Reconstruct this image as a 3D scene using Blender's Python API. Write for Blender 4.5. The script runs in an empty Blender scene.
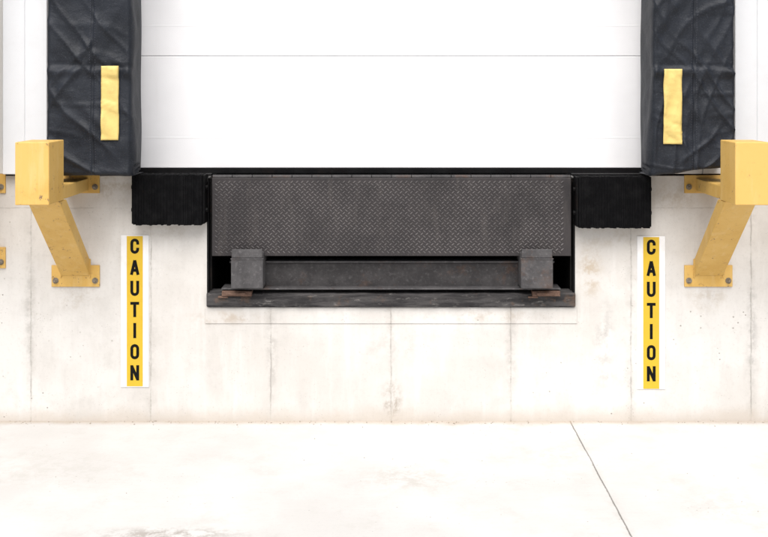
import bpy, bmesh, math, random
from mathutils import Vector, Matrix, noise
random.seed(7)
S=0.00508; D=5.5; CX=391.0; HY=85.0; CZ=(421-HY)*S
BAY=726*S
def P(px,py,y=0.0):
    k=(D+y)/D
    return ((px-CX)*S*k, CZ-(py-HY)*S*k)
def PX(px,y=0.0): return (px-CX)*S*(D+y)/D
def PZ(py,y=0.0): return CZ-(py-HY)*S*(D+y)/D
scene=bpy.context.scene
# ------------------------------------------------------------ materials
class N:
    def __init__(s,name):
        s.m=bpy.data.materials.new(name); s.m.use_nodes=True
        s.t=s.m.node_tree; s.b=s.t.nodes['Principled BSDF']
        g=s.t.nodes.new('ShaderNodeNewGeometry'); s.pos=g.outputs['Position']
        tc=s.t.nodes.new('ShaderNodeTexCoord'); s.obj=tc.outputs['Object']
    def L(s,a,b): s.t.links.new(a,b)
    def setin(s,sock,v):
        if isinstance(v,bpy.types.NodeSocket): s.L(v,sock)
        elif isinstance(v,(tuple,list)) and len(v)==3 and sock.type=='RGBA': sock.default_value=(*v,1)
        else: sock.default_value=v
    def math(s,op,a,b=0.0,c=0.0,clamp=False):
        n=s.t.nodes.new('ShaderNodeMath'); n.operation=op; n.use_clamp=clamp
        for i,v in enumerate((a,b,c)): s.setin(n.inputs[i],v)
        return n.outputs[0]
    def noise(s,scale=5,detail=6,rough=.55,vec=None,stretch=None,dist=0.0):
        v=vec or s.pos
        if stretch:
            m=s.t.nodes.new('ShaderNodeMapping'); s.L(v,m.inputs[0]); m.inputs['Scale'].default_value=stretch; v=m.outputs[0]
        n=s.t.nodes.new('ShaderNodeTexNoise'); s.L(v,n.inputs['Vector'])
        n.inputs['Scale'].default_value=scale; n.inputs['Detail'].default_value=min(detail,5)
        n.inputs['Roughness'].default_value=rough; n.inputs['Distortion'].default_value=dist
        return n.outputs['Fac']
    def voro(s,scale,vec=None):
        n=s.t.nodes.new('ShaderNodeTexVoronoi'); s.L(vec or s.pos,n.inputs['Vector']); n.inputs['Scale'].default_value=scale
        return n.outputs['Distance']
    def mr(s,v,a,b,c=0.0,d=1.0,smooth=True):
        n=s.t.nodes.new('ShaderNodeMapRange'); n.interpolation_type='SMOOTHSTEP' if smooth else 'LINEAR'
        s.setin(n.inputs[0],v)
        for i,x in enumerate((a,b,c,d)): s.setin(n.inputs[i+1],x)
        return n.outputs[0]
    def mix(s,f,a,b,mode='MIX'):
        n=s.t.nodes.new('ShaderNodeMix'); n.data_type='RGBA'; n.blend_type=mode
        s.setin(n.inputs[0],f); s.setin(n.inputs[6],a); s.setin(n.inputs[7],b)
        return n.outputs[2]
    def xyz(s,v=None):
        n=s.t.nodes.new('ShaderNodeSeparateXYZ'); s.L(v or s.pos,n.inputs[0]); return n.outputs
    def bump(s,h,strength=.3,dist=.01):
        n=s.t.nodes.new('ShaderNodeBump'); n.inputs['Strength'].default_value=strength; n.inputs['Distance'].default_value=dist
        s.L(h,n.inputs['Height']); s.L(n.outputs[0],s.b.inputs['Normal'])
    def out(s,col,rough=.8,metal=0.0,spec=.3):
        s.setin(s.b.inputs['Base Color'],col); s.setin(s.b.inputs['Roughness'],rough)
        s.b.inputs['Metallic'].default_value=metal; s.b.inputs['Specular IOR Level'].default_value=spec
        return s.m

def spot(n,X,Z,px,py,rx,rz):
    cx,cz=P(px,py)
    a=n.math('DIVIDE',n.math('SUBTRACT',X,cx),rx*S); b=n.math('DIVIDE',n.math('SUBTRACT',Z,cz),rz*S)
    d=n.math('SQRT',n.math('ADD',n.math('MULTIPLY',a,a),n.math('MULTIPLY',b,b)))
    return n.mr(d,0.15,1.0,1.0,0.0)

def m_concrete_wall():
    n=N('cast_concrete'); X,Y,Z=n.xyz()
    big=n.noise(1.3,6,.6); mid=n.noise(6,6,.68); fine=n.noise(60,4,.7)
    streak=n.noise(3,6,.65,stretch=(4,1,.5))
    c=n.mix(n.mr(big,.35,.65),(.535,.513,.485),(.635,.62,.598))
    c=n.mix(n.mr(mid,.47,.72,0,.4),c,(.46,.44,.415))
    c=n.mix(n.mr(streak,.5,.75,0,.4),c,(.69,.68,.665))
    c=n.mix(n.mr(streak,.46,.28,0,.25),c,(.46,.44,.42))
    c=n.mix(n.mr(fine,.5,.8,0,.35),c,(.37,.355,.34))
    wob=n.math('MULTIPLY',n.math('SUBTRACT',mid,.5),.02)
    xx=n.math('ADD',X,wob)
    d=n.math('PINGPONG',xx,.3048)
    brk=n.mr(n.noise(9,5,.75),.42,.60)
    line=n.math('MULTIPLY',n.mr(d,.001,.0055,1,0),n.math('ADD',n.math('MULTIPLY',brk,.7),.22))
    n2=n.noise(7,6,.75)
    halo=n.math('MULTIPLY',n.mr(d,0,.045,1,0),n.mr(n2,.42,.66))
    c=n.mix(n.math('MULTIPLY',halo,.4),c,(.38,.355,.325))
    c=n.mix(n.math('MULTIPLY',line,.6),c,(.25,.23,.21))
    hz=n.math('ABSOLUTE',n.math('SUBTRACT',n.math('ADD',Z,wob),PZ(208)))
    hl=n.math('MULTIPLY',n.mr(hz,.001,.006,1,0),brk)
    c=n.mix(n.math('MULTIPLY',hl,.35),c,(.28,.26,.24))
    nz=n.mr(n.noise(12,8,.78),.42,.62)
    for (px,py,rx,rz,s_,col) in [(392,402,14,30,.8,(.29,.24,.19)),(604,345,16,60,.5,(.36,.35,.34)),
        (272,352,8,62,.5,(.31,.29,.27)),(590,272,18,36,.75,(.42,.34,.25)),(392,345,40,22,.35,(.41,.385,.36)),
        (512,350,8,52,.42,(.33,.31,.29)),(752,330,7,86,.5,(.31,.30,.29)),(30,310,7,110,.45,(.33,.32,.30)),
        (225,318,50,10,.6,(.40,.33,.26)),(490,316,80,9,.5,(.42,.36,.30)),(110,188,44,20,.6,(.42,.36,.29)),
        (605,236,46,16,.5,(.42,.36,.29)),(672,196,34,24,.6,(.42,.36,.29)),(76,296,32,20,.45,(.43,.37,.30)),
        (708,298,32,20,.45,(.43,.37,.30)),(170,232,40,12,.45,(.43,.39,.34))]:
        c=n.mix(n.math('MULTIPLY',n.math('MULTIPLY',spot(n,X,Z,px,py,rx,rz),nz),s_),c,col)
    c=n.mix(n.math('MULTIPLY',n.mr(n.math('ADD',Z,n.math('MULTIPLY',n.math('SUBTRACT',mid,.5),.16)),.0,.09,1,0),.5),c,(.44,.38,.32))
    hol=n.mr(n.voro(22),.05,.11,1,0); hol=n.math('MULTIPLY',hol,n.mr(big,.5,.6))
    c=n.mix(n.math('MULTIPLY',hol,.7),c,(.17,.15,.13))
    sp=n.math('MULTIPLY',n.mr(n.voro(80),.10,.22,1,0),n.mr(n2,.55,.61))
    c=n.mix(n.math('MULTIPLY',sp,.55),c,(.25,.22,.19))
    h=n.math('SUBTRACT',n.math('ADD',n.math('MULTIPLY',mid,.5),n.math('MULTIPLY',fine,.25)),n.math('ADD',hol,line))
    n.bump(h,.35,.006)
    return n.out(c,.88,spec=.15)

def m_ground():
    n=N('concrete_yard'); X,Y,Z=n.xyz()
    big=n.noise(.9,6,.65); mid=n.noise(4.5,8,.72); fine=n.noise(70,5,.7)
    c=n.mix(n.mr(big,.35,.65),(.475,.465,.452),(.55,.543,.532))
    c=n.mix(n.mr(mid,.5,.72,0,.45),c,(.42,.405,.385))
    c=n.mix(n.mr(fine,.5,.8,0,.3),c,(.35,.335,.32))
    broom=n.noise(30,3,.6,stretch=(.15,4,1))
    c=n.mix(n.mr(broom,.5,.75,0,.25),c,(.43,.42,.405))
    nz=n.mr(n.noise(14,8,.78),.42,.60)
    def gp(cx,cy,r,ry,s_,col,c):
        a=n.math('DIVIDE',n.math('SUBTRACT',X,cx),r); b=n.math('DIVIDE',n.math('SUBTRACT',Y,cy),ry)
        d=n.math('SQRT',n.math('ADD',n.math('MULTIPLY',a,a),n.math('MULTIPLY',b,b)))
        return n.mix(n.math('MULTIPLY',n.math('MULTIPLY',n.mr(d,.1,1,1,0),nz),s_),c,col)
    c=gp(.08,-.80,.34,.26,.45,(.37,.34,.30),c); c=gp(-.85,-1.39,.42,.10,.8,(.26,.235,.21),c)
    c=gp(.75,-.5,.3,.2,.3,(.36,.34,.31),c); c=gp(-1.5,-.7,.6,.35,.3,(.38,.36,.33),c); c=gp(1.4,-1.1,.4,.3,.3,(.38,.36,.33),c)
    w=n.math('MULTIPLY',n.math('SUBTRACT',mid,.5),.016)
    dx=n.math('PINGPONG',n.math('ADD',n.math('SUBTRACT',X,PX(570)),w),2.2)
    jl=n.mr(dx,.001,.0048,1,0)
    jy=n.mr(n.math('PINGPONG',n.math('ADD',Y,2.2),2.2),.002,.006,1,0)
    jl=n.math('MAXIMUM',jl,jy)
    ha=n.math('MULTIPLY',n.mr(dx,0,.035,1,0),n.mr(mid,.4,.6))
    c=n.mix(n.math('MULTIPLY',ha,.3),c,(.35,.33,.30))
    c=n.mix(n.math('MULTIPLY',jl,n.mr(mid,.3,.6,.65,.9)),c,(.13,.12,.11))
    e=n.mr(n.math('ADD',Y,n.math('MULTIPLY',n.math('SUBTRACT',mid,.5),.12)),-.08,-.005,0,1)
    c=n.mix(n.math('MULTIPLY',e,.6),c,(.36,.285,.21))
    sp=n.math('MULTIPLY',n.mr(n.voro(40),.07,.14,1,0),n.mr(n.noise(3,5,.7),.55,.62))
    c=n.mix(n.math('MULTIPLY',sp,.7),c,(.18,.15,.13))
    n.bump(n.math('SUBTRACT',n.math('ADD',n.math('MULTIPLY',fine,.3),n.math('MULTIPLY',broom,.2)),jl),.3,.005)
    return n.out(c,.85,spec=.15)

def m_paint(name,col,dirt,amt=.3,rough=.45,sc=8,bump=.05,spec=.3):
    n=N(name); a=n.noise(sc,7,.65); b=n.noise(sc*9,5,.7)
    c=n.mix(n.mr(a,.45,.75,0,amt),col,dirt); c=n.mix(n.mr(b,.56,.75,0,amt*.9),c,dirt)
    n.bump(n.math('ADD',a,b),bump,.004)
    return n.out(c,n.mr(a,.3,.7,rough-.08,rough+.12),spec=spec)

def m_guard():
    n=N('yellow_guard_paint'); a=n.noise(5,7,.65); b=n.noise(40,6,.7); c_=n.noise(4,6,.6,stretch=(6,6,.8))
    c=n.mix(n.mr(a,.4,.7),(.60,.385,.115),(.55,.335,.085))
    c=n.mix(n.mr(c_,.5,.75,0,.45),c,(.64,.47,.22))
    c=n.mix(n.mr(b,.60,.72,0,.5),c,(.33,.21,.10))
    chip=n.math('MULTIPLY',n.mr(n.noise(28,6,.75),.62,.65),n.mr(a,.43,.53))
    c=n.mix(n.math('MULTIPLY',chip,.85),c,(.15,.10,.07))
    n.bump(n.math('SUBTRACT',b,chip),.12,.003)
    return n.out(c,.55,spec=.25)

def m_fabric():
    n=N('seal_fabric'); X,Y,Z=n.xyz(n.obj)
    a=n.noise(6,6,.65)
    dust=n.noise(2.2,6,.65); f=n.noise(190,3,.6)
    c=n.mix(n.mr(a,.35,.7),(.0065,.0085,.013),(.012,.015,.022))
    c=n.mix(n.mr(dust,.5,.72,0,.4),c,(.030,.034,.044))
    c=n.mix(n.mr(f,.54,.72,0,.6),c,(.040,.045,.055))
    cr=n.noise(9,3,.5,stretch=(1.0,1,1.4),dist=.8)
    n.bump(n.math('ADD',n.math('MULTIPLY',cr,1.0),n.math('MULTIPLY',f,.18)),.4,.015)
    return n.out(c,.55,spec=.28)

def m_steel(name,c1,c2,rust=.3,rough=.6,scale=10,spec=.25):
    n=N(name); a=n.noise(scale,7,.65); b=n.noise(scale*6,6,.7); r=n.noise(scale*.7,8,.75)
    c=n.mix(n.mr(a,.35,.65),c1,c2)
    c=n.mix(n.mr(b,.5,.75,0,.5),c,tuple(x*2.2 for x in c2))
    c=n.mix(n.mr(r,.54,.68,0,rust),c,(.12,.055,.025))
    n.bump(n.math('ADD',a,b),.25,.003)
    return n.out(c,rough,metal=.1,spec=spec)

def m_sill():
    n=N('worn_steel_sill'); a=n.noise(7,8,.7,stretch=(.35,1,2.5)); b=n.noise(30,6,.75,stretch=(.5,1,1.5)); r=n.noise(6,8,.7)
    c=n.mix(n.mr(a,.4,.6),(.022,.021,.022),(.060,.057,.057))
    c=n.mix(n.mr(b,.55,.72,0,.7),c,(.20,.19,.18))
    c=n.mix(n.mr(r,.58,.68,0,.5),c,(.12,.075,.05))
    n.bump(n.math('ADD',a,b),.4,.004)
    return n.out(c,.8,spec=.2)

def m_rubber():
    n=N('bumper_rubber'); a=n.noise(20,6,.7); b=n.noise(150,4,.7)
    c=n.mix(n.mr(a,.4,.7),(.0025,.0025,.003),(.006,.006,.0065))
    n.bump(n.math('ADD',a,b),.6,.004)
    return n.out(c,.9,spec=.08)

def m_lip():
    n=N('tread_plate_paint'); a=n.noise(3,7,.65); b=n.noise(90,5,.7); s_=n.noise(5,6,.65,stretch=(5,1,.7))
    c=n.mix(n.mr(a,.35,.65),(.026,.0235,.0245),(.038,.034,.035))
    c=n.mix(n.mr(s_,.5,.75,0,.5),c,(.064,.057,.054))
    c=n.mix(n.mr(b,.55,.75,0,.35),c,(.08,.072,.068))
    n.bump(b,.2,.002)
    return n.out(c,.6,metal=.05,spec=.22)
def m_lipbar():
    n=N('tread_bar_worn'); a=n.noise(3,7,.75)
    c=n.mix(n.mr(a,.38,.62),(.050,.046,.047),(.098,.09,.09))
    return n.out(c,.5,metal=.1,spec=.35)
def m_door():
    n=N('white_door_paint'); X,Y,Z=n.xyz()
    a=n.noise(2,6,.6); b=n.noise(30,6,.65,stretch=(.3,1,3)); s_=n.noise(4,6,.6,stretch=(3,1,.4))
    c=n.mix(n.mr(a,.35,.65),(.695,.695,.71),(.74,.74,.755))
    c=n.mix(n.mr(s_,.55,.8,0,.35),c,(.64,.635,.635))
    n.bump(b,.06,.003)
    return n.out(c,.5,spec=.2)
MC=m_concrete_wall(); MG=m_ground(); MY=m_guard(); MF=m_fabric(); MR=m_rubber(); MLIP=m_lip(); MBAR=m_lipbar(); MD=m_door(); MSILL=m_sill()
MW=m_paint('white_trim_paint',(.68,.695,.72),(.58,.58,.59),.25)
MSID=m_paint('siding_paint',(.62,.605,.585),(.53,.51,.48),.3,sc=3)
MSIGNW=m_paint('sign_white',(.74,.74,.745),(.58,.565,.54),.4,sc=14)
MSIGNY=m_paint('sign_yellow',(.60,.395,.03),(.48,.31,.035),.4,sc=14)
MBLK=m_paint('sign_black',(.004,.004,.004),(.015,.015,.015),.3,.6,spec=.12)
MSTRIP=m_paint('yellow_vinyl',(.62,.47,.16),(.42,.31,.11),.5,sc=20,bump=.25)
MBEAM=m_steel('dark_steel',(.032,.030,.031),(.052,.049,.050),.25)
MKEEP=m_steel('keeper_steel',(.050,.048,.050),(.078,.075,.077),.25)
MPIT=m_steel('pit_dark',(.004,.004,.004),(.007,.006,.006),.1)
MRUST=m_steel('rusty_steel',(.10,.06,.045),(.16,.10,.075),.7,.85,25)
MBOLT=m_steel('bolt_zinc',(.16,.13,.09),(.25,.22,.18),.5,.5,40)
MEDGE=m_steel('black_edge',(.003,.003,.0035),(.006,.006,.0065),.03,spec=.1)
MSTITCH=m_paint('stitching',(.05,.055,.07),(.03,.03,.04),.4)

# ------------------------------------------------------------ mesh helpers
col=scene.collection
def mkobj(name,bm,mats,smooth=False,bevel=0.0,seg=2):
    me=bpy.data.meshes.new(name); bmesh.ops.recalc_face_normals(bm,faces=bm.faces); bm.to_mesh(me); bm.free()
    for m in (mats if isinstance(mats,(list,tuple)) else [mats]): me.materials.append(m)
    o=bpy.data.objects.new(name,me); col.objects.link(o)
    if smooth:
        for p in me.polygons: p.use_smooth=True
    if bevel>0:
        b=o.modifiers.new('bevel','BEVEL'); b.width=bevel; b.segments=seg; b.limit_method='ANGLE'; b.angle_limit=math.radians(40)
    return o
def addbox(bm,x0,x1,y0,y1,z0,z1,mi=0):
    x0,x1=sorted((x0,x1)); y0,y1=sorted((y0,y1)); z0,z1=sorted((z0,z1))
    v=[bm.verts.new(c) for c in [(x0,y0,z0),(x1,y0,z0),(x1,y1,z0),(x0,y1,z0),(x0,y0,z1),(x1,y0,z1),(x1,y1,z1),(x0,y1,z1)]]
    for f in [(0,1,5,4),(1,2,6,5),(2,3,7,6),(3,0,4,7),(4,5,6,7),(3,2,1,0)]:
        fc=bm.faces.new([v[i] for i in f]); fc.material_index=mi
    return v
def box(name,x0,x1,y0,y1,z0,z1,mat,bevel=0.0):
    bm=bmesh.new(); addbox(bm,x0,x1,y0,y1,z0,z1); return mkobj(name,bm,mat,bevel=bevel)
def prism(name,prof,x0,x1,mat,bevel=0.0):
    bm=bmesh.new()
    a=[bm.verts.new((x0,y,z)) for y,z in prof]; b=[bm.verts.new((x1,y,z)) for y,z in prof]
    bm.faces.new(a); bm.faces.new(b[::-1])
    for i in range(len(prof)):
        j=(i+1)%len(prof); bm.faces.new([a[i],b[i],b[j],a[j]])
    return mkobj(name,bm,mat,bevel=bevel)
def bolt(name,x,y,z,r=.012,h=.012,mat=None):
    bm=bmesh.new()
    R=Matrix.Translation((x,y-h/2,z))@Matrix.Rotation(math.pi/2,4,'X')
    bmesh.ops.create_cone(bm,cap_ends=True,segments=6,radius1=r,radius2=r,depth=h,matrix=R)
    R=Matrix.Translation((x,y-.002,z))@Matrix.Rotation(math.pi/2,4,'X')
    bmesh.ops.create_cone(bm,cap_ends=True,segments=20,radius1=r*1.5,radius2=r*1.5,depth=.004,matrix=R)
    R=Matrix.Translation((x,y-h-.005,z))@Matrix.Rotation(math.pi/2,4,'X')
    bmesh.ops.create_cone(bm,cap_ends=True,segments=12,radius1=r*.5,radius2=r*.45,depth=.012,matrix=R)
    return mkobj(name,bm,mat or MBOLT)
def group(name,loc,parts):
    e=bpy.data.objects.new(name,None); e.empty_display_size=.2; e.location=loc; col.objects.link(e)
    inv=Matrix.Translation(loc).inverted()
    for p in parts:
        p.parent=e; p.matrix_parent_inverse=inv
    return e

# ------------------------------------------------------------ ground
bm=bmesh.new()
v=[bm.verts.new(c) for c in [(-300,-300,0),(300,-300,0),(300,300,0),(-300,300,0)]]; bm.faces.new(v)
mkobj('ground',bm,MG)

# ------------------------------------------------------------ building
WX=13.0
ZT=PZ(176)
ZS=PZ(307)
pitL,pitR=PX(207),PX(575)
bays=[-BAY,0.0,BAY]
bm=bmesh.new()
addbox(bm,-WX,WX,0,.30,-.4,ZS)
xs=[-WX]
for b in bays: xs+= [b+pitL,b+pitR]
xs.append(WX)
for i in range(0,len(xs),2): addbox(bm,xs[i],xs[i+1],0,.30,ZS,ZT)
wall_parts=[mkobj('foundation_wall',bm,MC)]
for b in bays:
    bm=bmesh.new()
    addbox(bm,b+PX(205),b+PX(577),-.004,.0,PZ(323.5),PZ(307.5))
    wall_parts.append(mkobj('pit_curb',bm,MC,bevel=.003))
openL,openR=PX(133),PX(650)
ZH=ZT+2.62
bm=bmesh.new()
xs=[-WX]
for b in bays: xs+=[b+openL,b+openR]
xs.append(WX)
def ribbed(bm,x0,x1,z0,z1):
    pitch=.30; n=max(1,round((x1-x0)/pitch)); w=(x1-x0)/n
    for i in range(n):
        addbox(bm,x0+i*w+.002,x0+(i+1)*w-.002,-.012,.02,z0,z1)
    addbox(bm,x0,x1,.021,.30,z0,z1)
for i in range(0,len(xs),2): ribbed(bm,xs[i],xs[i+1],ZT+.012,ZH)
ribbed(bm,-WX,WX,ZH+.002,7.2)
wall_parts.append(mkobj('metal_siding',bm,MSID,bevel=.003))
bm=bmesh.new()
for b in bays:
    addbox(bm,b+PX(28),b+PX(50),-.05,-.0125,ZT+.012,ZH+.6); addbox(bm,b+PX(732),b+PX(754),-.05,-.0125,ZT+.012,ZH+.6)
wall_parts.append(mkobj('dock_frame_trim',bm,MW,bevel=.004))
wall_parts.append(box('roof_coping',-WX-.1,WX+.1,-.10,.5,7.2,7.4,MW,.01))
wall_parts.append(box('roof_deck',-WX,WX,.5,14,7.1,7.2,MW))
wall_parts.append(box('side_wall',-WX-.0,-WX+.2,.301,14,-.3,7.09,MSID))
wall_parts.append(box('side_wall_far',WX-.2,WX,.301,14,-.3,7.09,MSID))
bm=bmesh.new(); xx=[-WX+.2]
for b in bays: xx+=[b+pitL,b+pitR]
xx.append(WX-.2)
for i in range(0,len(xx),2): addbox(bm,xx[i],xx[i+1],.301,3,ZT-.2,ZT-.001)
wall_parts.append(mkobj('interior_floor',bm,MC))
group('warehouse_building',(0,0,0),wall_parts)

# ------------------------------------------------------------ sectional door
def door(b):
    y0,y1=.12,.17; parts=[]
    z=PZ(168,y0); h=PZ(56,y0)-z
    for i in range(5):
        zz=z+i*h
        bm=bmesh.new()
        addbox(bm,b+openL+.002,b+openR-.002,y0,y1,zz+.0008,zz+h-.0008)
        parts.append(mkobj('door_section_%d'%(i+1),bm,MD,bevel=.0035,seg=3))
        bm=bmesh.new(); addbox(bm,b+openL+.004,b+openR-.004,y0-.0006,y0+.001,zz+h*.27-.004,zz+h*.27+.004)
        parts.append(mkobj('pressed_rib_%d'%(i+1),bm,MD,bevel=.0005,seg=1))
    parts.append(box('bottom_seal',b+openL+.002,b+openR-.002,y0-.004,y1,ZT+.003,z-.001,MEDGE,.003))
    group('loading_dock_door',(b,y0,ZT),parts)
# ------------------------------------------------------------ foam seal pads
def pad(b,px_out,px_in,seam_px,flip,strip,seed,slant):
    yf=-.27
    xo=PX(px_out,yf); xi=PX(px_in,yf); zb=PZ(176,yf); zt=ZH+.05
    nx,nz=64,210
    xseam=PX(seam_px,yf); zseams=[PZ(66,yf)+i*.62 for i in range(6)]
    def fold(x,z,ax,az,fr,ph,amp,sharp):
        t=x*ax+z*az+.07*noise.noise(Vector((x*4,z*3,ph)))
        s_=noise.noise(Vector((t*fr,ph,seed)))
        m=max(0,.55+1.3*noise.noise(Vector((x*4+ph,z*4,seed))))
        return amp*(1-abs(s_)*2)**sharp*m if abs(s_)<.5 else 0
    def disp(x,z):
        u=(x-xo)/(xi-xo)
        d=.016*noise.noise(Vector((x*3+seed,z*1.6,0)))
        d+=.010*noise.noise(Vector((x*8+z*4+seed,z*9-x*4,3.1)))
        d+=fold(x,z,.75,.65,10,1.1,.015,5)+fold(x,z,-.7,.7,9,5.3,.014,5)+fold(x,z,.2,1,11,8.8,.010,6)+fold(x,z,-.95,.3,8,2.7,.010,6)
        d-=.009*math.exp(-((x-xseam)/.005)**2)
        for zs in zseams:
            zz=z-zs-.014*noise.noise(Vector((x*5,zs,seed)))
            d-=.011*math.exp(-(zz/.006)**2); d+=.010*math.exp(-((zz+.03)/.02)**2)*(1+1.5*noise.noise(Vector((x*18,zs,2))))
        e=min(u,1-u)*abs(xi-xo); d-=.018*max(0,1-e/.018)**2
        eb=(z-zb); d-=.015*max(0,1-eb/.018)**2
        return d
    bm=bmesh.new()
    def edge_in(z): return xi+ (0.022*noise.noise(Vector((z*2.5,seed,1))))*(1 if z>zb+.05 else .3)
    rows=[]
    for j in range(nz+1):
        t=j/nz; z=zb+(zt-zb)*(t**1.25); xe=edge_in(z)
        rows.append([]); 
        for i in range(nx+1):
            u=i/nx; x=xo+(xe-xo)*u
            zz=z+ (slant*(1-u)*max(0,1-(z-zb)/.2))*.045+ .010*noise.noise(Vector((x*9,0,seed)))*max(0,1-(z-zb)/.1)
            rows[-1].append(bm.verts.new((b+x,yf-disp(x,z),zz)))
    for j in range(nz):
        for i in range(nx): bm.faces.new([rows[j][i],rows[j][i+1],rows[j+1][i+1],rows[j+1][i]])
    xb_in=PX(141 if not flip else 640.5,0); xb_out=xo*1.0
    def side(line,xb):
        prev=line; m=6
        for k in range(1,m+1):
            t=k/m; cur=[]
            for v0 in line:
                co=v0.co; tx=co.x+(b+xb-co.x)*t
                z2=co.z+ (0.012*t if co.z<zb+.02 else 0)
                wr=.012*noise.noise(Vector((co.z*9,t*5,seed)))*math.sin(math.pi*t)+.009*noise.noise(Vector((co.z*3,seed,4)))*t
                cur.append(bm.verts.new((tx+wr,co.y+(-.0-co.y)*t*.97,z2)))
            for a in range(len(line)-1): bm.faces.new([prev[a],prev[a+1],cur[a+1],cur[a]])
            prev=cur
        return prev
    side([r[-1] for r in rows],xb_in); side([r[0] for r in rows],xb_out)
    bot=[v0 for v0 in rows[0]]; back=[bm.verts.new((v0.co.x,-.01,v0.co.z)) for v0 in bot]
    for a in range(len(bot)-1): bm.faces.new([bot[a],bot[a+1],back[a+1],back[a]])
    top=rows[-1]; back=[bm.verts.new((v0.co.x,-.01,v0.co.z)) for v0 in top]
    for a in range(len(top)-1): bm.faces.new([top[a],top[a+1],back[a+1],back[a]])
    cover=mkobj('fabric_cover',bm,MF,smooth=True)
    parts=[cover]
    bm=bmesh.new(); z=zb+.03
    while z<zt-.05:
        for off in (-.012,.012):
            x=xseam+off; y=yf-disp(x,z)-.0006
            addbox(bm,b+x-.0007,b+x+.0007,y-.001,y+.001,z,z+.006)
        z+=.012
    parts.append(mkobj('stitching',bm,MSTITCH))
    x0,x1=PX(strip[0],yf),PX(strip[1],yf); z0,z1=PZ(strip[3],yf),PZ(strip[2],yf)
    bm=bmesh.new(); R=[]; ni,nj=8,44
    for j in range(nj+1):
        z=z0+(z1-z0)*j/nj; row=[]
        for i in range(ni+1):
            x=x0+(x1-x0)*i/ni+.0018*noise.noise(Vector((z*15,0,seed)))
            dd=max(disp(x+ox,z+oz) for ox in (-.012,0,.012) for oz in (-.012,0,.012))
            row.append(bm.verts.new((b+x,yf-dd-.006-.001*noise.noise(Vector((x*30,z*40,seed))),z)))
        R.append(row)
    for j in range(nj):
        for i in range(ni): bm.faces.new([R[j][i],R[j][i+1],R[j+1][i+1],R[j+1][i]])
    so=mkobj('yellow_guide_strip',bm,MSTRIP,smooth=True)
    m=so.modifiers.new('thick','SOLIDIFY'); m.thickness=.004; m.offset=0
    parts.append(so)
    group('dock_seal_pad',(b+(xo+xi)/2,0,zb),parts)
def headpad(b):
    x0,x1=b+PX(47,-.27),b+PX(735,-.27); bm=bmesh.new(); z0,z1=ZH+.055,ZH+.55
    nx,nz=120,16; rows=[]
    for j in range(nz+1):
        row=[]
        for i in range(nx+1):
            x=x0+(x1-x0)*i/nx; z=z0+(z1-z0)*j/nz; e=min(i/nx,1-i/nx)*(x1-x0); e2=min(j/nz,1-j/nz)*(z1-z0)
            d=.014*noise.noise(Vector((x*4,z*4,9)))-.03*max(0,1-e/.04)**2-.03*max(0,1-e2/.04)**2
            row.append(bm.verts.new((x,-.28-d,z)))
        rows.append(row)
    for j in range(nz):
        for i in range(nx): bm.faces.new([rows[j][i],rows[j][i+1],rows[j+1][i+1],rows[j+1][i]])
    loop=rows[0]+[r[-1] for r in rows[1:]]+rows[-1][-2::-1]+[r[0] for r in rows[-2:0:-1]]
    bk=[bm.verts.new((v0.co.x,-.052,v0.co.z)) for v0 in loop]
    for a in range(len(loop)): 
        c=(a+1)%len(loop); bm.faces.new([loop[a],loop[c],bk[c],bk[a]])
    mkobj('dock_head_seal',bm,MF,smooth=True)

# ------------------------------------------------------------ bumpers
def bumper(b,pxl,pxr,pt,pb,seed):
    rnd=random.Random(seed); yf=-.11
    x0,x1=PX(pxl,yf),PX(pxr,yf); z0,z1=PZ(pb,yf),PZ(pt,yf)
    parts=[]; bm=bmesh.new(); x=x0+.009
    while x<x1-.010:
        w=min(rnd.uniform(.010,.018),x1-.009-x+.0005)
        addbox(bm,b+x,b+x+w-.0004,yf+rnd.uniform(-.0015,.0015),-.003,z0+rnd.uniform(-.0035,.002),z1+rnd.uniform(-.002,.002)-.004)
        x+=w
    parts.append(mkobj('rubber_laminations',bm,MR,bevel=.001,seg=1))
    for nm,a,c in (('end_angle_a',x0,x0+.008),('end_angle_b',x1-.008,x1)):
        bm=bmesh.new(); addbox(bm,b+a,b+c,yf+.012,-.001,z0+.004,z1-.006)
        parts.append(mkobj(nm,bm,MEDGE,bevel=.002))
    for i,zz in enumerate((z0+.07,z1-.07)):
        bm=bmesh.new()
        for xe in (x0-.004,x1+.004):
            bmesh.ops.create_cone(bm,cap_ends=True,segments=6,radius1=.011,radius2=.011,depth=.012,matrix=Matrix.Translation((b+xe,-.055,zz))@Matrix.Rotation(math.pi/2,4,'Y'))
        parts.append(mkobj('tie_rod_%d'%(i+1),bm,MEDGE))
    group('dock_bumper',(b+(x0+x1)/2,0,z0),parts)

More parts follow.
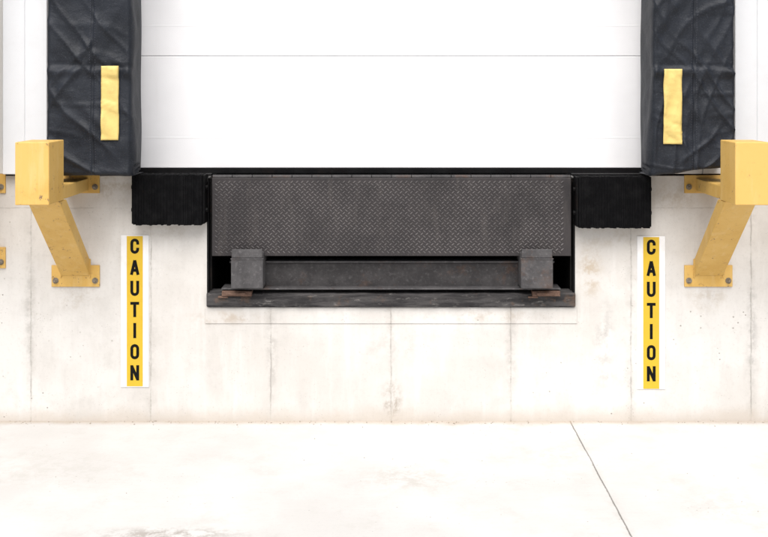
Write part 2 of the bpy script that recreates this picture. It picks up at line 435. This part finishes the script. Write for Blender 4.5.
# ------------------------------------------------------------ leveler
def leveler(b):
    parts=[]
    yl=-.045; x0,x1=PX(212,yl),PX(571,yl); z1,z0=PZ(178,yl),PZ(256,yl)
    parts.append(box('lip_plate',b+x0,b+x1,yl,yl+.018,z0,z1,MLIP,.002))
    # raised bars in the usual diamond-plate layout (rows of alternating slant)
    bm=bmesh.new(); px_,pz_=.0262,.0131; nx=int((x1-x0-.03)/px_); nz=int((z1-z0-.02)/pz_)
    for i in range(nx):
        for j in range(nz):
            cx=b+x0+.022+(i+(.5 if j%2 else 0))*px_; cz=z0+.012+(j+.5)*pz_
            a=math.radians(40 if j%2 else -40); L,W=.0105,.0032
            ca,sa=math.cos(a),math.sin(a)
            pts=[(L,0),(L*.4,W),(-L*.4,W),(-L,0),(-L*.4,-W),(L*.4,-W)]
            vs=[bm.verts.new((cx+u*ca-w*sa,yl-.0002,cz+u*sa+w*ca)) for u,w in pts]
            tp=[bm.verts.new((cx+u*ca,yl-.0026,cz+u*sa)) for u in (L*.55,-L*.55)]
            bm.faces.new([vs[0],vs[1],tp[0]]); bm.faces.new([vs[5],vs[0],tp[0]])
            bm.faces.new([vs[1],vs[2],tp[1],tp[0]]); bm.faces.new([vs[2],vs[3],tp[1]]); bm.faces.new([vs[3],vs[4],tp[1]])
            bm.faces.new([vs[4],vs[5],tp[0],tp[1]])
    parts.append(mkobj('tread_pattern',bm,MBAR))
    bm=bmesh.new()
    k=18; w=(x1-x0)/k
    for i in range(k):
        r=.010
        bmesh.ops.create_cone(bm,cap_ends=True,segments=14,radius1=r,radius2=r,depth=w-.004,matrix=Matrix.Translation((b+x0+(i+.5)*w,yl+.020,z1+.004))@Matrix.Rotation(math.pi/2,4,'Y'))
    parts.append(mkobj('lip_hinge',bm,MBEAM,smooth=False))
    parts.append(box('deck_plate',b+pitL+.025,b+pitR-.025,.0,1.9,ZT-.012,ZT,MEDGE,.002))
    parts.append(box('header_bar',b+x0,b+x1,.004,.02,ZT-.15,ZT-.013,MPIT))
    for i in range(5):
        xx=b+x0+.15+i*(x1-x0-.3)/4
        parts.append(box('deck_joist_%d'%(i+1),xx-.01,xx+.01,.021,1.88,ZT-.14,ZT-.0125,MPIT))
    for nm,a,c in (('keeper_a',231,263),('keeper_b',521,553)):
        yk=-.105; xa,xb=b+PX(a,yk),b+PX(c,yk); zt=PZ(249.5,yk); zb=PZ(288.5,yk)
        bm=bmesh.new()
        addbox(bm,xa,xb,yk,yk+.014,zb,zt-.045)
        addbox(bm,xa+.004,xb-.004,yk+.002,yk+.016,zt-.043,zt)
        addbox(bm,xa,xa+.012,yk+.017,.10,zb,zt-.02); addbox(bm,xb-.012,xb,yk+.017,.10,zb,zt-.02)
        addbox(bm,xa+.013,xb-.013,yk+.017,.10,zt-.08,zt-.07)
        addbox(bm,xa-.003,xb+.003,yk-.003,yk+.002,zt-.050,zt-.044)
        parts.append(mkobj(nm,bm,MKEEP,bevel=.003))
    yb=.03
    parts.append(box('cross_beam',b+PX(232,yb),b+PX(552,yb),yb,yb+.05,PZ(286.5,yb),PZ(263,yb),MBEAM,.004))
    parts.append(box('beam_top_flange',b+PX(230,yb),b+PX(554,yb),yb-.012,yb+.07,PZ(262.8,yb),PZ(260.5,yb),MKEEP,.0015))
    yb=-.01
    parts.append(box('beam_bottom_flange',b+PX(222,yb),b+PX(560,yb),yb-.02,yb+.09,PZ(289,yb),PZ(287.3,yb),MKEEP,.0015))
    for nm,a,c in (('foot_a',222,252),('foot_b',532,560)):
        yk=-.03; xa,xb=b+PX(a,yk),b+PX(c,yk)
        bm=bmesh.new(); addbox(bm,xa,xb,yk-.012,yk+.05,PZ(296,yk),PZ(290.8,yk)); addbox(bm,xa+.02,xb-.03,yk-.02,yk-.0125,PZ(295,yk),PZ(292,yk))
        addbox(bm,xa-.02,xa+.03,yk-.006,yk+.03,PZ(298,yk),PZ(296.2,yk))
        parts.append(mkobj(nm,bm,MRUST,bevel=.003))
    group('dock_leveler',(b,0,ZS),parts)
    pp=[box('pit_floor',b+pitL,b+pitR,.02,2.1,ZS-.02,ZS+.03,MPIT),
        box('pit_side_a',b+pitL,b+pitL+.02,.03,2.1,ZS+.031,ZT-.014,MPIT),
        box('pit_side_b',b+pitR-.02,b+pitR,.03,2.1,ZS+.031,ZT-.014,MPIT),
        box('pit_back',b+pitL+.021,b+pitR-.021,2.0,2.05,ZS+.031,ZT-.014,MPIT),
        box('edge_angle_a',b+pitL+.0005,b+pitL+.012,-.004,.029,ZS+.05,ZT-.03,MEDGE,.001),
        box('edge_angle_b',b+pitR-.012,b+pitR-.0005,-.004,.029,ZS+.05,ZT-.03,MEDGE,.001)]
    ys=-.022
    bm=bmesh.new(); n=200; xa,xb=b+PX(206.5,ys),b+PX(575.5,ys); rows=[]
    zt,zb=PZ(294,ys),PZ(306.5,ys)
    prof=[(.06,zt+.012),(ys+.004,zt+.002),(ys,zt-.003),(ys,(zt+zb)/2),(ys,zb),(.0,zb-.002)]
    for i in range(n+1):
        x=xa+(xb-xa)*i/n; r=[]
        for q,(y,z) in enumerate(prof):
            w=.003*noise.noise(Vector((x*14,q*.7,1.5)))+.002*noise.noise(Vector((x*60,q,4)))
            r.append(bm.verts.new((x,y+(w*.6 if 0<q<5 else 0),z+w*(1 if q>0 else 0))))
        rows.append(r)
    for i in range(n):
        for q in range(len(prof)-1): bm.faces.new([rows[i][q],rows[i+1][q],rows[i+1][q+1],rows[i][q+1]])
    bm.faces.new(rows[0]); bm.faces.new(rows[-1])
    pp.append(mkobj('sill_angle',bm,MSILL))
    pp.append(box('dock_edge_angle',b+PX(131),b+PX(211),-.012,.05,ZT+.001,ZT+.011,MEDGE,.002))
    pp.append(box('dock_edge_angle_b',b+PX(572),b+PX(652),-.012,.05,ZT+.001,ZT+.011,MEDGE,.002))
    group('leveler_pit_frame',(b,0,ZS-.01),pp)

# ------------------------------------------------------------ guards
def guard(cx,lp=(265,286.5),up=(175,193)):
    parts=[]; w=.076
    zb_=1.171; ztop=1.452
    parts.append(box('bumper_block',cx-w,cx+w,-.675,-.455,zb_,ztop,MY,.004))
    zl=PZ(lp[0]+12.5)
    sl=(1.17-zl)/.52; t=.095
    parts.append(prism('brace',[(-.52,1.17),(-.0105,zl+.0105*sl),(-.0105,zl+t),(-(1.17-zl-t)/sl,1.17)],cx-w+.002,cx+w-.002,MY,.005))
    parts.append(box('arm',cx-w+.01,cx+w-.01,-.454,-.0105,PZ(190.5),PZ(178),MY,.004))
    for nm,(a,c) in (('upper_plate',up),('lower_plate',lp)):
        parts.append(box(nm,cx-.122,cx+.122,-.010,-.0,PZ(c),PZ(a),MY,.002))
        for i,xx in enumerate((cx-.100,cx+.100)):
            parts.append(bolt('%s_bolt_%d'%(nm,i+1),xx,-.0102,PZ(c)+.032,.010,.010))
    bm=bmesh.new()
    for xx in (cx-w+.002,cx+w-.002):
        for i in range(16):
            z=zl+t*i/16+.004; bmesh.ops.create_icosphere(bm,subdivisions=1,radius=.005,matrix=Matrix.Translation((xx,-.012,z)))
    parts.append(mkobj('weld',bm,MY,smooth=True))
    group('dock_guard',(cx,0,PZ(lp[1])),parts)

# ------------------------------------------------------------ caution sign
def arc(cx,cy,rx,ry,a0,a1,n=8):
    return [(cx+rx*math.cos(math.radians(a0+(a1-a0)*i/n)),cy+ry*math.sin(math.radians(a0+(a1-a0)*i/n))) for i in range(n+1)]
W,H,T=8.8,15.2,2.9
l,r_,bo,to=T/2,W-T/2,T/2,H-T/2; cr=(r_-l)/2; mx=W/2
GL={
 'C':[([(r_,to-cr-1.6)]+arc(mx,to-cr,cr,cr,0,180)+arc(mx,bo+cr,cr,cr,180,360)+[(r_,bo+cr+1.6)],False)],
 'U':[([(l,H)]+arc(mx,bo+cr,cr,cr,180,360)+[(r_,H)],False)],
 'O':[(arc(mx,to-cr,cr,cr,0,180)+arc(mx,bo+cr,cr,cr,180,360),True)],
 'I':[([(mx,0),(mx,H)],False)],
 'T':[([(0,to),(W,to)],False),([(mx,0),(mx,to-T/2)],False)],
 'N':[([(l,0),(l,H)],False),([(r_,0),(r_,H)],False),([(l+.1,H-1),(r_-.1,1)],False)],
 'A':[([(l-.4,0),(mx,H-.6)],False),([(r_+.4,0),(mx,H-.6)],False),([(l+1.2,H*.3),(r_-1.2,H*.3)],False)]}
def stroke(bm,pts,closed,T,fx,y):
    n=len(pts); Lp=[];Rp=[]
    for i,p in enumerate(pts):
        a=pts[(i-1)%n] if (i>0 or closed) else p; c=pts[(i+1)%n] if (i<n-1 or closed) else p
        dx,dy=c[0]-a[0],c[1]-a[1]; m=math.hypot(dx,dy) or 1; nx_,ny_=-dy/m,dx/m
        for arr,s_ in ((Lp,1),(Rp,-1)):
            X,Z=fx(p[0]+s_*nx_*T/2,p[1]+s_*ny_*T/2); arr.append(bm.verts.new((X,y,Z)))
    for i in range(n if closed else n-1):
        j=(i+1)%n; bm.faces.new([Lp[i],Lp[j],Rp[j],Rp[i]])
def sign(b,xl,xr,yl,yr,zt,zb,yt,yb):
    parts=[box('board',b+PX(xl),b+PX(xr),-.004,-.0005,PZ(zb),PZ(zt),MSIGNW,.001),
           box('yellow_panel',b+PX(yl),b+PX(yr),-.0052,-.0042,PZ(yb),PZ(yt),MSIGNY)]
    cxp=(yl+yr)/2
    for i,ch in enumerate('CAUTION'):
        cy=zt+11+i*(126.5/6)
        bm=bmesh.new()
        for q,(pts,cl) in enumerate(GL[ch]):
            stroke(bm,pts,cl,T,lambda u,w:(b+PX(cxp+(u-W/2)),PZ(cy-(w-H/2))),-.0056-.0003*q)
        o=mkobj('letter_%d_%s'%(i+1,ch),bm,MBLK); parts.append(o)
    group('caution_sign',(b+PX(cxp),0,PZ(zb)),parts)

for b in (0.0,-BAY,BAY):
    door(b)
    pad(b,47,131,93,False,(102,119,66,140),1.3+b,0.0)
    pad(b,735,652,694,True,(663,681,69,144),5.7+b,1.0)
    headpad(b)
    bumper(b,131,204,174,225,11); bumper(b,577,652,176,228,12)
    leveler(b)
    sign(b,121,149,127,143,235,387,236,386); sign(b,637,665,643,659,236,389,237,388.5)
guard(PX(76)); guard(PX(708))
guard(PX(-18),(247,268),(173,193))
guard(PX(76)+BAY); guard(PX(708)+BAY); guard(PX(76)-BAY)

bm=bmesh.new(); rnd=random.Random(3)
for i in range(380):
    if i<300: x=rnd.uniform(-3,3); y=-abs(rnd.gauss(0,.03))-.004
    else: x=rnd.uniform(-3,3); y=-rnd.uniform(0,2.2)
    r=rnd.uniform(.001,.0032)
    if i>=300: r*=.7
    bmesh.ops.create_icosphere(bm,subdivisions=1,radius=r,matrix=Matrix.Translation((x,y,r*.5))@Matrix.Rotation(rnd.uniform(0,6),4,'Z')@Matrix.Diagonal((1.4,1,.7,1)))
MGRIT=m_paint('grit',(.30,.26,.21),(.18,.15,.12),.6)
mkobj('gravel_debris',bm,MGRIT)

# ------------------------------------------------------------ light
w=bpy.data.worlds.new('World'); scene.world=w; w.use_nodes=True
nt=w.node_tree; bg=nt.nodes['Background']
sky=nt.nodes.new('ShaderNodeTexSky'); sky.sky_type='NISHITA'; sky.sun_disc=False
EL,AZ=56,188
sky.sun_elevation=math.radians(EL); sky.sun_rotation=math.radians(AZ)
sky.dust_density=5.0; sky.air_density=1.0; sky.ozone_density=1.0
hs=nt.nodes.new('ShaderNodeHueSaturation'); hs.inputs['Saturation'].default_value=.5
nt.links.new(sky.outputs[0],hs.inputs['Color']); nt.links.new(hs.outputs[0],bg.inputs[0]); bg.inputs[1].default_value=.15
sd=bpy.data.lights.new('sun','SUN'); sd.energy=3.9; sd.angle=math.radians(60); sd.color=(1,.982,.955)
so=bpy.data.objects.new('sun',sd); col.objects.link(so)
a=math.radians(AZ); e=math.radians(EL)
dirv=Vector((math.sin(a)*math.cos(e),math.cos(a)*math.cos(e),math.sin(e)))
so.rotation_euler=dirv.to_track_quat('Z','Y').to_euler()
so.location=dirv*20
# ------------------------------------------------------------ camera
cd=bpy.data.cameras.new('camera'); co=bpy.data.objects.new('camera',cd); col.objects.link(co)
co.location=(0,-D,CZ); co.rotation_euler=(math.radians(90),0,0)
cd.sensor_width=36; cd.lens=36*(D/S)/768; cd.shift_x=-(391-384)/768; cd.shift_y=-(268.5-HY)/768
cd.clip_end=2000; scene.camera=co
scene.view_settings.view_transform='Standard'; scene.view_settings.look='None'; scene.view_settings.exposure=0
